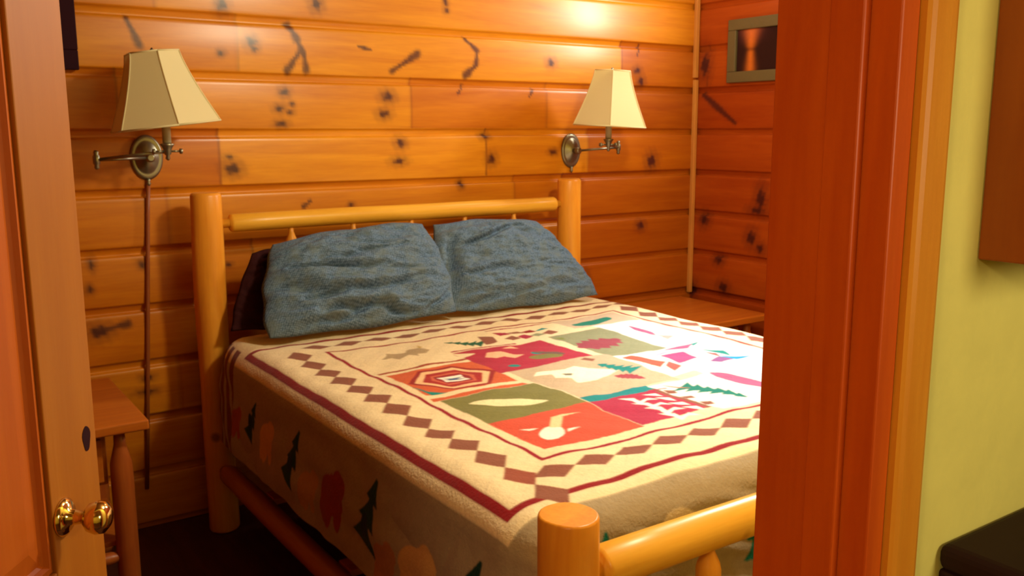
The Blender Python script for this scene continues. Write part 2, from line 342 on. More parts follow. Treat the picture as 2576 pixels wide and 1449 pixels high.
bm = bm_new(); box(bm, XL - .02, W + .02, YP, 0.02, CE, CE + 0.05); struct('ceiling', bm, M_CEIL)
# partition between the hall and the bedroom with the door opening
bm = bm_new()
box(bm, XJ + 0.027, 2.2, YN, YP, 0, CE); box(bm, -3.4, XO - 0.027, YN, YP, 0, CE); box(bm, XO - 0.027, XJ + 0.027, YN, YP, 2.07, CE)
struct('wall_front', bm, M_WALLC)
# hall shell behind the camera
bm = bm_new(); box(bm, -3.4, 2.2, -5.6, YN, -0.05, 0.0); struct('floor_hall', bm, M_FLOOR)
bm = bm_new(); box(bm, -3.4, 2.2, -5.6, YN, CE, CE + 0.05); struct('ceiling_hall', bm, M_CEIL)
bm = bm_new(); box(bm, -3.45, -3.4, -5.6, YP, 0, CE); struct('wall_hall_left', bm, M_WALLC)
bm = bm_new(); box(bm, 2.2, 2.25, -5.6, YP, 0, CE); struct('wall_hall_right', bm, M_WALLC)
bm = bm_new(); box(bm, -3.45, 2.25, -5.65, -5.6, 0, CE); struct('wall_hall_back', bm, M_WALLC)
# corner strip between back and right wall, ends above the nightstand
bm = bm_new(); box(bm, W - 0.026, W - 0.004, -0.022, 0.0, 0.62, 1.725, 0.003); box(bm, W - 0.030, W - 0.006, -0.020, 0.0, 1.735, CE, 0.003); struct('trim_1', bm, M_TRIM)
# dark window at the far left of the back wall
bm = bm_new(); box(bm, -2.05, -1.163, -0.022, 0.0, 1.675, 1.74, 0.003); box(bm, -1.228, -1.163, -0.024, 0.0, 1.74, 2.42, 0.003); box(bm, -2.05, -1.985, -0.024, 0.0, 1.74, 2.42, 0.003); box(bm, -2.05, -1.163, -0.022, 0.0, 2.42, 2.48, 0.003)
wn = struct('window_1', bm, M_DARKWOOD)
bm = bm_new(); box(bm, -1.985, -1.228, -0.010, -0.004, 1.74, 2.42); obj('pane', bm, M_NIGHT, wn)

# narrow daylight window high on the right wall, out of the camera's sight behind the jamb
bm = bm_new(); box(bm, W - 0.010, W - 0.0005, -0.975, -0.745, 1.93, 1.975, 0.002); box(bm, W - 0.010, W - 0.0005, -0.975, -0.745, 2.405, 2.45, 0.002); box(bm, W - 0.010, W - 0.0005, -0.975, -0.925, 1.9755, 2.4045, 0.002); box(bm, W - 0.010, W - 0.0005, -0.795, -0.745, 1.9755, 2.4045, 0.002)
wn = struct('window_2', bm, M_CASING)
bm = bm_new(); box(bm, W - 0.005, W - 0.001, -0.9245, -0.7955, 1.976, 2.404); obj('pane', bm, emis('daylight_pane', (0.9, 0.95, 1.0, 1), 3.0), wn)

# jamb with stop, and the two casings on the right of the doorway
JT = 0.027
bm = bm_new(); box(bm, XJ, XJ + JT, YN - 0.003, YP + 0.003, 0, 2.05, 0.002)
jr = struct('trim_2', bm, M_JAMB)
bm = bm_new(); box(bm, XJ - 0.011, XJ, YN + 0.028, YN + 0.066, 0, 2.05, 0.002); obj('door_stop', bm, M_JAMB, jr)
bm = bm_new(); box(bm, XO - JT, XO, YN - 0.003, YP + 0.003, 0, 2.05, 0.002); struct('trim_3', bm, M_JAMB)
bm = bm_new(); box(bm, XO - JT, XJ + JT, YN - 0.003, YP + 0.003, 2.05, 2.07, 0.002); struct('trim_4', bm, M_JAMB)
def casing(name, x0, x1, y, out, flip):
    # moulded board: bead at the inner edge, flat field, thicker back band
    pr = [(0.028, 0.0), (0.028, 0.009), (0.031, 0.012), (0.036, 0.014), (0.064, 0.016), (0.070, 0.014), (0.072, 0.0)]
    b = bm_new(); rows = []
    for z in (0.0, 2.11):
        rows.append([b.verts.new((x0 + (s if not flip else -s), y + out * d, z)) for s, d in pr])
    for i in range(len(pr) - 1): b.faces.new([rows[0][i], rows[0][i + 1], rows[1][i + 1], rows[1][i]])
    b.faces.new(rows[0]); b.faces.new(rows[1][::-1])
    return struct(name, b, M_CASING)
casing('trim_5', XJ, 0, YN, -1, False)
casing('trim_6', XO, 0, YN, -1, True)
casing('trim_7', XJ, 0, YP, 1, False)
bm = bm_new(); box(bm, XO - 0.07, XJ + 0.07, YN - 0.016, YN, 2.055, 2.12, 0.003); struct('trim_8', bm, M_CASING)

# ------------------------------------------------------------------ panelled pine door, hinged on the left and standing open
TH = math.radians(36)
free = Vector((CAM.x + 0.186, CAM.y + 1.297, 0)); DW = 0.81
hinge = free - Vector((math.sin(TH), math.cos(TH), 0)) * DW
# local frame: X along the door from hinge to free edge, Y thickness (towards the hall side = -Y), Z up
DM = Matrix(((math.sin(TH), -math.cos(TH), 0, hinge.x), (math.cos(TH), math.sin(TH), 0, hinge.y), (0, 0, 1, 0.012), (0, 0, 0, 1)))
door = bpy.data.objects.new('door_1', None); COL.objects.link(door); door.matrix_world = DM; door['kind'] = 'structure'
def dchild(name, bm, m, parent=None):
    me = bpy.data.meshes.new(name); bmesh.ops.recalc_face_normals(bm, faces=bm.faces[:]); bm.to_mesh(me); bm.free(); me.materials.append(m)
    o = bpy.data.objects.new(name, me); COL.objects.link(o); o.parent = parent or door
    return o
T = 0.018
ST = 0.122
for x0, x1 in ((0.0, ST), (DW - ST, DW)):
    bm = bm_new(); box(bm, x0, x1, -T, T, 0, 2.02, 0.002); dchild('stile', bm, M_DOOR)
for z0, z1 in ((0, 0.22), (0.80, 0.92), (1.90, 2.02)):
    bm = bm_new(); box(bm, ST + .0003, DW - ST - .0003, -T, T, z0, z1, 0.002); dchild('rail', bm, M_DOOR)
bm = bm_new(); box(bm, DW / 2 - 0.05, DW / 2 + 0.05, -T, T, 0.2203, 0.7997, 0.002); box(bm, DW / 2 - 0.05, DW / 2 + 0.05, -T, T, 0.9203, 1.8997, 0.002); dchild('mullion', bm, M_DOOR)
for (x0, x1) in ((ST, DW / 2 - 0.05), (DW / 2 + 0.05, DW - ST)):
    for z0, z1 in ((0.22, 0.80), (0.92, 1.90)):
        b = bm_new()
        for sg in (-1, 1):
            lv = [(0.0005, 0.012), (0.010, 0.0145), (0.014, 0.009), (0.018, 0.006), (0.045, 0.011), (0.050, 0.011)]
            prev = None
            for e, d in lv:
                q = [b.verts.new((x, sg * d, z)) for x, z in ((x0 + e, z0 + e), (x1 - e, z0 + e), (x1 - e, z1 - e), (x0 + e, z1 - e))]
                if prev:
                    for i in range(4): b.faces.new([prev[i], prev[(i + 1) % 4], q[(i + 1) % 4], q[i]])
                prev = q
            b.faces.new(prev)
        dchild('panel', b, M_DOORP)
# knob on the stile, both sides
KX, KZ = DW - 0.098, 0.982
for sg in (1, -1):
    # Y axis of the door frame points to the hall side because of the rotation
    R = Matrix.Translation((KX, sg * T, KZ)) @ Matrix.Rotation(-sg * PI / 2, 4, 'X')
    b = bm_new(); lathe(b, [(0.024, 0.0), (0.024, 0.003), (0.019, 0.007), (0.010, 0.010), (0.008, 0.024), (0.011, 0.028), (0.018, 0.034), (0.021, 0.043), (0.0195, 0.052), (0.012, 0.058), (0.004, 0.0595)], R, 28)
    dchild('door_knob', b, M_BRASSB)
b = bm_new()
vs = [b.verts.new((DW - 0.026 + 0.010 * math.cos(a) * (1 + .15 * math.sin(3 * a)), -T - 0.0006, 1.060 + 0.017 * math.sin(a))) for a in [2 * PI * k / 20 for k in range(20)]]
b.faces.new(vs); b2 = [b.verts.new((v.co.x, -T + 0.0, v.co.z)) for v in vs]
b.faces.new(b2[::-1])
for k in range(20): b.faces.new([vs[k], vs[(k + 1) % 20], b2[(k + 1) % 20], b2[k]])
dchild('wood_knot', b, M_DARKWOOD)

# ------------------------------------------------------------------ hall furniture at the right edge
x0 = XJ + 0.163
cab = thing('wall_cabinet', (x0, YN, 1.338), 'reddish brown wooden wall cabinet hanging on the cream wall at the right edge', 'cabinet')
bm = bm_new(); box(bm, x0, x0 + 0.75, YN - 0.15, YN - 0.0005, 1.338, 2.10, 0.002); obj('body', bm, M_CAB, cab)
for i in (0, 1):
    bm = bm_new(); a = x0 + 0.02 + i * 0.36; box(bm, a, a + 0.35, YN - 0.17, YN - 0.1505, 1.36, 2.08, 0.003); d = obj('door', bm, M_CAB, cab)
    bm = bm_new(); box(bm, a + (0.32 if i == 0 else 0.02), a + (0.33 if i == 0 else 0.03), YN - 0.195, YN - 0.1705, 1.40, 1.50, 0.003); obj('handle', bm, M_BRASS, d)
x1 = -0.842; ZC = 1.034
ct = thing('counter_cabinet', (x1, YN, 0), 'dark brown counter with a black top inset, below the wall cabinet', 'cabinet')
bm = bm_new(); box(bm, x1, x1 + 1.2, YN - 0.56, YN - 0.0005, 0.08, ZC - 0.03, 0.004); box(bm, x1 + 0.03, x1 + 1.17, YN - 0.52, YN - 0.03, 0.0, 0.08); obj('body', bm, M_DARK, ct)
bm = bm_new(); box(bm, x1 - 0.004, x1 + 1.22, YN - 0.585, YN - 0.0005, ZC - 0.0297, ZC, 0.010, 3); tp = obj('top', bm, M_DARK, ct)
bm = bm_new(); box(bm, x1 + 0.075, x1 + 0.78, YN - 0.53, YN - 0.055, ZC + 0.0003, ZC + 0.006, 0.002); obj('black_inset', bm, M_BLACK, ct)
for i in (0, 1):
    bm = bm_new(); a = x1 + 0.03 + i * 0.58; box(bm, a, a + 0.56, YN - 0.578, YN - 0.5605, 0.10, 0.95, 0.003); obj('door', bm, M_DARK, ct)

# ------------------------------------------------------------------ log bed
bed = thing('log_bed', (0, -1.2, 0), 'honey-coloured peeled log bed with tall headboard, under the patchwork quilt', 'bed')
PX, PY, FY = 0.812, -0.1605, -2.2505
for sx, sd in ((-1, 3), (1, 9)):
    bm = bm_new(); log(bm, (sx * PX, PY, 0), (sx * PX, PY, 1.258), 0.054, seed=sd); obj('head_post', bm, M_LOG_Z, bed)
    bm = bm_new(); log(bm, (sx * PX, FY, 0), (sx * PX, FY, 0.812), 0.056, seed=sd + 5, chamf=0.005); obj('foot_post', bm, M_LOG_Z, bed)
def rail(name, y, z, r, parent=bed, seed=0, bl=0.035):
    bm = bm_new(); tapered(bm, (-PX + 0.045, y, z), (PX - 0.045, y, z), r, r * 0.5, bl, seed=seed, blunt=bl > 0.02); return obj(name, bm, M_LOG_X, parent)
rail('head_rail', PY, 1.146, 0.033, seed=2); rail('head_rail', PY, 0.52, 0.036, seed=6)
rail('foot_rail', FY, 0.690, 0.040, seed=12, bl=0.022); rail('foot_rail', FY, 0.26, 0.036, seed=15)
for x in (-0.502, -0.25, 0.005, 0.258, 0.508):
    bm = bm_new(); tapered(bm, (x, PY, 1.128), (x, PY, 0.54), 0.027, 0.010, 0.085, seed=x * 7); obj('spindle', bm, M_LOG_Z, bed)
for x in (-0.70, -0.455, -0.21, 0.035, 0.28, 0.525, 0.70):
    bm = bm_new(); tapered(bm, (x, FY, 0.668), (x, FY, 0.28), 0.026, 0.011, 0.06, seed=x * 9); obj('spindle', bm, M_LOG_Z, bed)
for sx in (-1, 1):
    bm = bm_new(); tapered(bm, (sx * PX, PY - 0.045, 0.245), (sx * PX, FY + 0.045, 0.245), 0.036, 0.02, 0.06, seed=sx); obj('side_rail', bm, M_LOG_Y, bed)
for y in (-0.6, -1.2, -1.8):
    bm = bm_new(); box(bm, -PX + 0.030, PX - 0.030, y - 0.04, y + 0.04, 0.252, 0.272, 0.003); obj('slat', bm, M_STAND, bed)
bm = bm_new(); box(bm, -0.755, 0.755, -2.06, -0.235, 0.275, 0.475, 0.03, 3); o = obj('box_spring', bm, M_BOXSP); tag(o, 'dark box spring under the mattress of the log bed', 'box spring')
bm = bm_new(); box(bm, -0.748, 0.748, -2.055, -0.235, 0.478, 0.734, 0.05, 4); o = obj('mattress', bm, M_SHEET); tag(o, 'mattress on the log bed under the patchwork quilt', 'mattress')

# ------------------------------------------------------------------ quilt: one draped cloth; u across, v from the head down, both measured along the cloth
UE, VE, RB, ZT = 0.752, 2.062, 0.080, 0.7455
QH = 0.395
def hor_drop(e):
    e = np.maximum(e, 0); a = np.minimum(e / RB, PI / 2)
    rest = np.maximum(e - RB * PI / 2, 0)
    return RB * np.sin(a) + rest * 0.07, RB * (1 - np.cos(a)) + rest * 0.997
HEM = QH
us = np.arange(-UE - HEM, UE + HEM + 1e-6, 0.0038); vs_ = np.arange(0.285, VE + HEM, 0.0038)
U, Vv = np.meshgrid(us, vs_, indexing='ij')
eu = np.abs(U) - UE; ev = Vv - VE
both = (eu > 0) & (ev > 0)
e = np.where(both, np.hypot(np.maximum(eu, 0), np.maximum(ev, 0)), np.maximum(np.maximum(eu, ev), 0))
e_c = e
hd, dr = hor_drop(e_c)
dx = np.where(eu > 0, np.maximum(eu, 0), 0); dy = np.where(ev > 0, np.maximum(ev, 0), 0); nn = np.maximum(np.hypot(dx, dy), 1e-9)
X = np.sign(U) * np.minimum(np.abs(U), UE) + np.sign(U) * hd * dx / nn
Y = -(np.minimum(Vv, VE) + hd * dy / nn)
Z = ZT - dr
# puffy quilting on top, soft folds where it hangs
top = np.clip(1 - e / 0.10, 0, 1); hang = np.clip((e - 0.05) / 0.2, 0, 1)
sm = lambda a, b: np.sin(U * a + 1.3) * np.sin(Vv * b + 0.7)
Z += top * (0.0035 * sm(9, 11) + 0.0025 * sm(23, 17) + 0.0015 * sm(47, 51))
rnd = np.zeros_like(U)
for s_, a_ in ((5.0, 0.012), (11.0, 0.006), (24.0, 0.004)):
    ph = s_ * 1.7
    rnd += a_ * np.sin(s_ * (U * 1.1 + Vv * 0.9) + ph + 1.5 * np.sin(s_ * 0.6 * (U - Vv))) * np.cos(s_ * 0.8 * (Vv * 0.7 - U) + ph)
out_u = np.where(eu > 0, np.sign(U) * dx / nn, 0); out_v = np.where(ev > 0, -dy / nn, 0)
X += out_u * hang * (np.abs(rnd) * 1.0); Y += out_v * hang * np.abs(rnd) * 0.5
wr = np.zeros_like(U)
for s_, a_ in ((70.0, 0.0016), (45.0, 0.0020), (120., 0.0009)):
    wr += a_ * np.sin(s_ * (Z * 1.4 + X * 0.35) + 2.0 * np.sin(9 * X + 0.1 * s_) + 1.2 * np.sin(23 * X))
Y += out_v * np.clip((e - 0.08) / 0.06, 0, 1) * wr * 1.2
X += out_u * np.clip((e - 0.10) / 0.06, 0, 1) * np.sin(60 * Z + 3 * np.sin(7 * Y)) * 0.0015
# the head end of the side drape is tucked towards the mattress
tuck = np.clip((0.42 - Vv) / 0.135, 0, 1) ** 2
X -= np.sign(U) * np.where(eu > 0, 1, 0) * tuck * 0.02
# ---- dye: paint the patchwork as flat colours in cloth coordinates (u to the right, v down)
def c3(*c): return np.array(lin(*c)[:3])
CREAM = c3(236, 212, 168); RED = c3(140, 14, 20); BROWN = c3(140, 82, 62); MAROON = c3(160, 34, 62); OLIVE = c3(124, 118, 62); ORANGE = c3(208, 84, 56)
TAN = c3(196, 170, 138); TEAL = c3(12, 130, 122); GREEN = c3(10, 88, 58); TAUPE = c3(166, 146, 116); SAGE = c3(140, 140, 104); WHITE = c3(248, 238, 220); MAUVE = c3(165, 84, 120); DKGREEN = c3(2, 50, 42); NAVY = c3(10, 14, 70)
Uc, Vc = U, Vv
uf = np.linspace(us[0], us[-1], 2 * len(us) - 1, dtype=np.float32); vf = np.linspace(vs_[0], vs_[-1], 2 * len(vs_) - 1, dtype=np.float32)
U, Vv = np.meshgrid(uf, vf, indexing='ij')
dye = np.zeros(U.shape + (3,), np.float32); dye[:] = CREAM
jit = 0.0010 * np.sin(U * 90 + 2 * np.sin(Vv * 40)) + 0.0008 * np.sin(Vv * 80)
def put(mask, col): dye[mask] = col
def rect(u0, u1, v0, v1, col): put((U + jit > u0) & (U + jit < u1) & (Vv + jit > v0) & (Vv + jit < v1), col)
def ell(cu, cv, a, b, rot, col):
    c, s = math.cos(rot), math.sin(rot); p = (U - cu) * c + (Vv - cv) * s; q = -(U - cu) * s + (Vv - cv) * c
    put((p / a) ** 2 + (q / b) ** 2 < 1, col)
def leaf(u0, v0, u1, v1, wd, col, zig=0.0, zf=60, fat=0.6):
    du, dv = u1 - u0, v1 - v0; L = math.hypot(du, dv); t = ((U - u0) * du + (Vv - v0) * dv) / L / L; q = np.abs(-(U - u0) * dv + (Vv - v0) * du) / L
    prof = wd * np.clip(np.sin(PI * np.clip(t, 0, 1)), 0, 1) ** fat * (1 + zig * (2 * np.abs(((t * zf / 10) % 1) - 0.5) - 0.5))
    put((t > 0) & (t < 1) & (q < prof), col)
def tree(u0, v0, u1, v1, wd, col, tiers=5):
    """fir: (u0,v0) tip, (u1,v1) foot"""
    du, dv = u1 - u0, v1 - v0; L = math.hypot(du, dv); t = ((U - u0) * du + (Vv - v0) * dv) / L / L; q = np.abs(-(U - u0) * dv + (Vv - v0) * du) / L
    w_ = wd * (0.25 + 0.75 * t) * (0.45 + 0.75 * ((t * tiers) % 1))
    put((t > 0) & (t < 1) & (q < w_), col)
def poly(pts, col):
    m = np.zeros(U.shape, bool); n = len(pts)
    for i in range(n):
        (a, b), (c, d) = pts[i], pts[(i + 1) % n]
        if b == d: continue
        cr = ((b > Vv) != (d > Vv)) & (U < (c - a) * (Vv - b) / (d - b) + a); m ^= cr
    put(m, col)
AU = np.abs(U)
# side panels
BND = 0.095
put((AU > UE + BND) | (Vv > VE + 0.035), TAUPE)
# borders
def frame(u0, u1, v0, v1, wu, wv, col):
    m = (U > u0 - wu) & (U < u1 + wu) & (Vv > v0 - wv) & (Vv < v1 + wv) & ~((U > u0 + 0) & (U < u1 - 0) & (Vv > v0) & (Vv < v1))
    put(m, col)
frame(-0.790, 0.790, 0.525, 2.040, 0.026, 0.022, RED)
frame(-0.590, 0.628, 0.690, 1.875, 0.013, 0.013, c3(150, 24, 40))
def diam(cu, cv, a, b, col=BROWN): put(np.abs(U - cu) / a + np.abs(Vv - cv) / b < 1, col)
for k in range(-1, 12): diam(-0.691, 1.929 - 0.1127 * k, 0.043, 0.0575); diam(0.715, 1.929 - 0.1127 * k, 0.043, 0.0575)
for k in range(13): diam(-0.614 + 0.1135 * k, 1.948, 0.058, 0.036); diam(-0.594 + 0.1135 * k, 0.592, 0.058, 0.030)
diam(-0.691, 1.929, 0.043, 0.0575, c3(150, 75, 55))
# head strip
rect(0.0, 0.30, 0.712, 0.722, MAROON)
# deer and fir on cream
rect(-0.575, -0.05, 0.704, 0.995, CREAM)
poly([(-0.49, .868), (-.455, .835), (-.44, .80), (-.40, .815), (-.35, .79), (-.315, .80), (-.30, .845), (-.33, .872), (-.36, .868), (-.37, .90), (-.39, .868), (-.44, .90), (-.45, .865)], c3(176, 150, 112))
ell(-.385, .805, .018, .013, 0, CREAM)
poly([(-.315, .80), (-.322, .755), (-.312, .79), (-.298, .75), (-.302, .80)], c3(196, 160, 80))
tree(-0.205, 0.775, -0.100, 0.860, 0.045, GREEN)
# mosaic band right of the fir
poly([(-.06, .76), (-.02, .80), (-.04, .86), (-.10, .88)], BROWN)
for k in range(4):
    a = 0.0 + 0.055 * k
    poly([(a, .760 + .012 * k), (a + .05, .770), (a + .06, .80), (a + .01, .80)], (MAROON, BROWN, RED, TEAL)[k % 4])
    poly([(a, .84), (a + .045, .82), (a + .06, .86), (a + .015, .875)], (BROWN, MAROON, SAGE, BROWN)[k])
rect(-.26, -.0, .905, .915, MAROON)
# maroon block with cream and teal birds
rect(-0.265, 0.095, 0.925, 1.215, c3(172, 38, 62))
poly([(-.265, 1.0), (-.20, .97), (-.265, .925)], CREAM)
poly([(-.20, 1.03), (-.165, .985), (-.12, 1.0), (-.10, 1.05), (-.075, 1.07), (-.12, 1.085), (-.14, 1.05), (-.18, 1.06)], c3(240, 180, 140))
poly([(-.09, .96), (-.04, .94), (-.03, .975)], c3(240, 180, 140))
ell(-.035, 1.135, .055, .028, .5, OLIVE); ell(-.02, 1.075, .028, .024, 0, TEAL); ell(.0, 1.10, .06, .02, 1.1, c3(110, 80, 70)); ell(-.18, 1.165, .02, .018, 0, TEAL)
# zigzag eye block
rect(-0.575, -0.262, 1.002, 1.352, CREAM); rect(-0.575, -0.262, 1.008, 1.024, c3(160, 60, 40)); rect(-0.575, -0.262, 1.330, 1.358, c3(206, 92, 52))
rect(-.565, -.262, 1.045, 1.30, c3(206, 92, 52))
def ring(s, col): poly([(-.408 - .150 * s, 1.178), (-.445 - .02 * s, 1.178 - .115 * s), (-.37 + .02 * s, 1.178 - .115 * s), (-.408 + .150 * s, 1.178), (-.37 + .02 * s, 1.178 + .115 * s), (-.445 - .02 * s, 1.178 + .115 * s)], col)
ring(1.0, c3(150, 35, 35)); ring(.86, c3(240, 190, 140)); ring(.68, c3(168, 40, 40)); ring(.48, c3(206, 96, 70)); ring(.38, c3(150, 30, 40)); ring(.24, WHITE); ring(.09, c3(70, 90, 130))
poly([(-.565, 1.20), (-.545, 1.27), (-.50, 1.30), (-.55, 1.30)], TEAL)
# olive block with leaf
rect(-0.558, -0.243, 1.360, 1.603, OLIVE); leaf(-0.505, 1.425, -0.325, 1.538, 0.030, c3(236, 222, 170))
# orange block with fish
rect(-0.558, -0.245, 1.603, 1.835, c3(206, 78, 54))
ell(-.468, 1.745, .050, .030, -.75, WHITE); poly([(-.45, 1.71), (-.425, 1.725), (-.37, 1.66), (-.31, 1.655), (-.36, 1.645), (-.40, 1.65)], c3(240, 200, 150))
poly([(-.50, 1.70), (-.515, 1.675), (-.475, 1.70)], WHITE); poly([(-.42, 1.745), (-.385, 1.75), (-.43, 1.76)], WHITE)
# tan block: duck, fir, leaf
rect(-0.238, 0.140, 1.215, 1.562, TAN)
poly([(-.205, 1.305), (-.17, 1.27), (-.13, 1.285), (-.085, 1.30), (-.04, 1.285), (.055, 1.385), (.0, 1.41), (-.075, 1.44), (-.14, 1.43), (-.13, 1.39), (-.165, 1.36), (-.15, 1.32)], c3(252, 240, 206))
poly([(-.125, 1.335), (-.095, 1.35), (-.115, 1.37), (-.13, 1.36)], c3(120, 110, 90))
tree(0.04, 1.305, 0.095, 1.42, 0.042, TEAL); leaf(.005, 1.425, .06, 1.50, .028, c3(160, 60, 70), .4); poly([(.02, 1.24), (.05, 1.225), (.075, 1.25), (.05, 1.27)], BROWN)
rect(-0.240, 0.004, 1.562, 1.607, c3(10, 128, 130))
# maroon and cream zigzags
rect(-0.243, 0.0, 1.607, 1.825, c3(172, 40, 70))
for k in range(4):
    a = 1.625 + .052 * k
    poly([(-.155, a), (-.115, a + .02), (-.12, a + .05), (-.085, a + .04), (-.07, a + .07), (-.10, a + .055), (-.14, a + .075), (-.135, a + .035)], WHITE)
    poly([(-.07, a), (-.03, a + .015), (-.035, a + .05), (-.055, a + .03)], WHITE)
rect(-.018, .0, 1.607, 1.825, BROWN)
rect(0.0, 0.23, 1.575, 1.86, WHITE)
for k in range(3):
    poly([(.005, 1.63 + .07 * k), (.035, 1.645 + .07 * k), (.025, 1.67 + .07 * k), (.0, 1.66 + .07 * k)], BROWN)
rect(-.02, .03, 1.615, 1.622, MAROON)
tree(0.150, 1.81, 0.075, 1.63, 0.045, c3(4, 116, 100), 6); leaf(.04, 1.59, .085, 1.66, .006, c3(170, 110, 80))
# white block with pink leaf
rect(0.23, 0.615, 1.53, 1.86, WHITE); leaf(.25, 1.575, .30, 1.80, .035, MAUVE)
# sage block with red leaf
rect(0.140, 0.380, 0.905, 1.262, SAGE); leaf(.13, 1.10, .325, 1.075, .062, c3(150, 62, 74), .5, 50); poly([(.15, .93), (.175, .95), (.16, .99)], c3(120, 130, 60))
# tan block with green leaf
rect(0.30, 0.615, 0.704, 0.862, c3(202, 176, 146)); leaf(.325, .822, .535, .780, .034, c3(10, 120, 100), fat=.35)
# white fish block
rect(0.380, 0.615, 0.862, 1.300, WHITE); leaf(.49, .94, .475, 1.10, .020, MAUVE); poly([(.475, 1.08), (.52, 1.15), (.47, 1.17), (.485, 1.12)], c3(170, 160, 150))
# pink mosaic
rect(.140, .615, 1.262, 1.53, WHITE)
poly([(.15, 1.29), (.20, 1.28), (.24, 1.40), (.18, 1.44)], c3(208, 90, 70)); poly([(.20, 1.44), (.25, 1.40), (.24, 1.47), (.19, 1.49)], c3(190, 90, 80))
poly([(.33, 1.275), (.50, 1.262), (.43, 1.31)], MAUVE); poly([(.49, 1.262), (.53, 1.262), (.46, 1.30)], TEAL)
poly([(.29, 1.32), (.38, 1.335), (.35, 1.43), (.26, 1.44)], c3(172, 70, 120)); poly([(.29, 1.30), (.36, 1.30), (.36, 1.312), (.28, 1.312)], c3(226, 150, 180))
poly([(.44, 1.345), (.50, 1.40), (.46, 1.47), (.45, 1.42)], c3(10, 130, 118)); poly([(.42, 1.38), (.445, 1.42), (.425, 1.46)], c3(190, 80, 80)); poly([(.35, 1.48), (.42, 1.45), (.46, 1.50), (.37, 1.51)], c3(140, 80, 130)); poly([(.42, 1.45), (.52, 1.51), (.44, 1.51)], c3(20, 140, 180))
# motifs on the hanging sides; drop measured below the edge
def sidep(v, z): return -(UE + RB * PI / 2 + (ZT - RB - z)), v
for (v, zt, zb, wd) in ((0.66, 0.625, 0.500, 0.034), (1.03, 0.635, 0.478, 0.046), (1.52, 0.650, 0.470, 0.056), (1.98, 0.63, 0.46, 0.05)):
    a = sidep(v + .03, zt); b_ = sidep(v - .03, zb)
    tree(a[0], a[1], b_[0], b_[1], wd, DKGREEN, 3); b2_ = sidep(v - .02, zb + .05); ell(b2_[0], b2_[1], .03, .02, 0, c3(8, 30, 60))
def bear(v, z, s, col):
    c = sidep(v, z); wv = 0.010 * np.sin(U * 120 + Vv * 60) + 0.008 * np.sin(Vv * 150 - U * 40)
    put((((U - c[0]) / (.050 * s)) ** 2 + ((Vv - c[1] - .3 * (U - c[0]) + wv) / (.036 * s)) ** 2) < 1, col)
    ell(c[0] + .040 * s, c[1] + .034 * s, .024 * s, .026 * s, .5, col); ell(c[0] - .045 * s, c[1] - .012 * s, .036 * s, .020 * s, .3, col)
    c = sidep(v, z); ell(c[0], c[1], .045 * s, .06 * s, 0, col); ell(c[0] + .03 * s, c[1] + .045 * s, .028 * s, .026 * s, .5, col); ell(c[0] - .04 * s, c[1] + .03 * s, .035 * s, .016 * s, 0, col); ell(c[0] - .04 * s, c[1] - .04 * s, .035 * s, .018 * s, 0, col)
bear(.80, .54, 1.0, c3(214, 164, 96)); bear(1.75, .50, 1.25, c3(214, 164, 96)); bear(1.14, .50, .9, c3(186, 140, 90)); bear(1.30, .53, 1.2, c3(150, 40, 30)); bear(.50, .52, .8, c3(170, 70, 40)); bear(1.60, .47, 0.9, c3(180, 120, 70))
put((U < -(UE + .05)) & (Vv < .47) & (np.sin(Vv * 90 + U * 30) > -.3), c3(120, 44, 24))
def footp(u, z): return u, VE + RB * PI / 2 + (ZT - RB - z)
for (u, zt, zb) in ((-.185, .690, .52), (-.635, .690, .56), (.25, .69, .52)):
    a = footp(u, zt); b_ = footp(u - .02, zb); tree(a[0], a[1], b_[0], b_[1], .034, c3(4, 110, 92), 4)
c = footp(-.43, .655); ell(c[0], c[1], .055, .035, .3, c3(214, 190, 150)); ell(c[0] - .03, c[1] + .03, .018, .04, 0, c3(196, 150, 90)); ell(c[0] + .08, c[1] + .0, .04, .012, 0, c3(206, 184, 150))
# quilting stitches: slightly darker dashes on the diagonal, and a bump of the layers
st = (((U + Vv) * 26) % 1 < 0.06) | (((U - Vv) * 26) % 1 < 0.06)
dye[st] *= 0.95
pd = np.pad(dye, ((1, 1), (1, 1), (0, 0)), mode='edge')
pd = pd[:-2] * .25 + pd[1:-1] * .5 + pd[2:] * .25; pd = pd[:, :-2] * .25 + pd[:, 1:-1] * .5 + pd[:, 2:] * .25
dye = pd[::2, ::2]; U, Vv = Uc, Vc
Z += top * -0.0006 * st[::2, ::2]
q = mesh_np('patchwork_quilt', np.stack([X, Y, Z], -1).reshape(-1, 3), gridfaces(len(us), len(vs_)), M_QUILT)
ca = q.data.color_attributes.new('dye', 'FLOAT_COLOR', 'POINT')
ca.data.foreach_set('color', np.concatenate([dye, np.ones(U.shape + (1,))], -1).reshape(-1).astype(np.float32))
md = q.modifiers.new('thickness', 'SOLIDIFY'); md.thickness = 0.006; md.offset = -1
tag(q, 'cream and red patchwork quilt with diamond border, spread over the log bed', 'quilt')

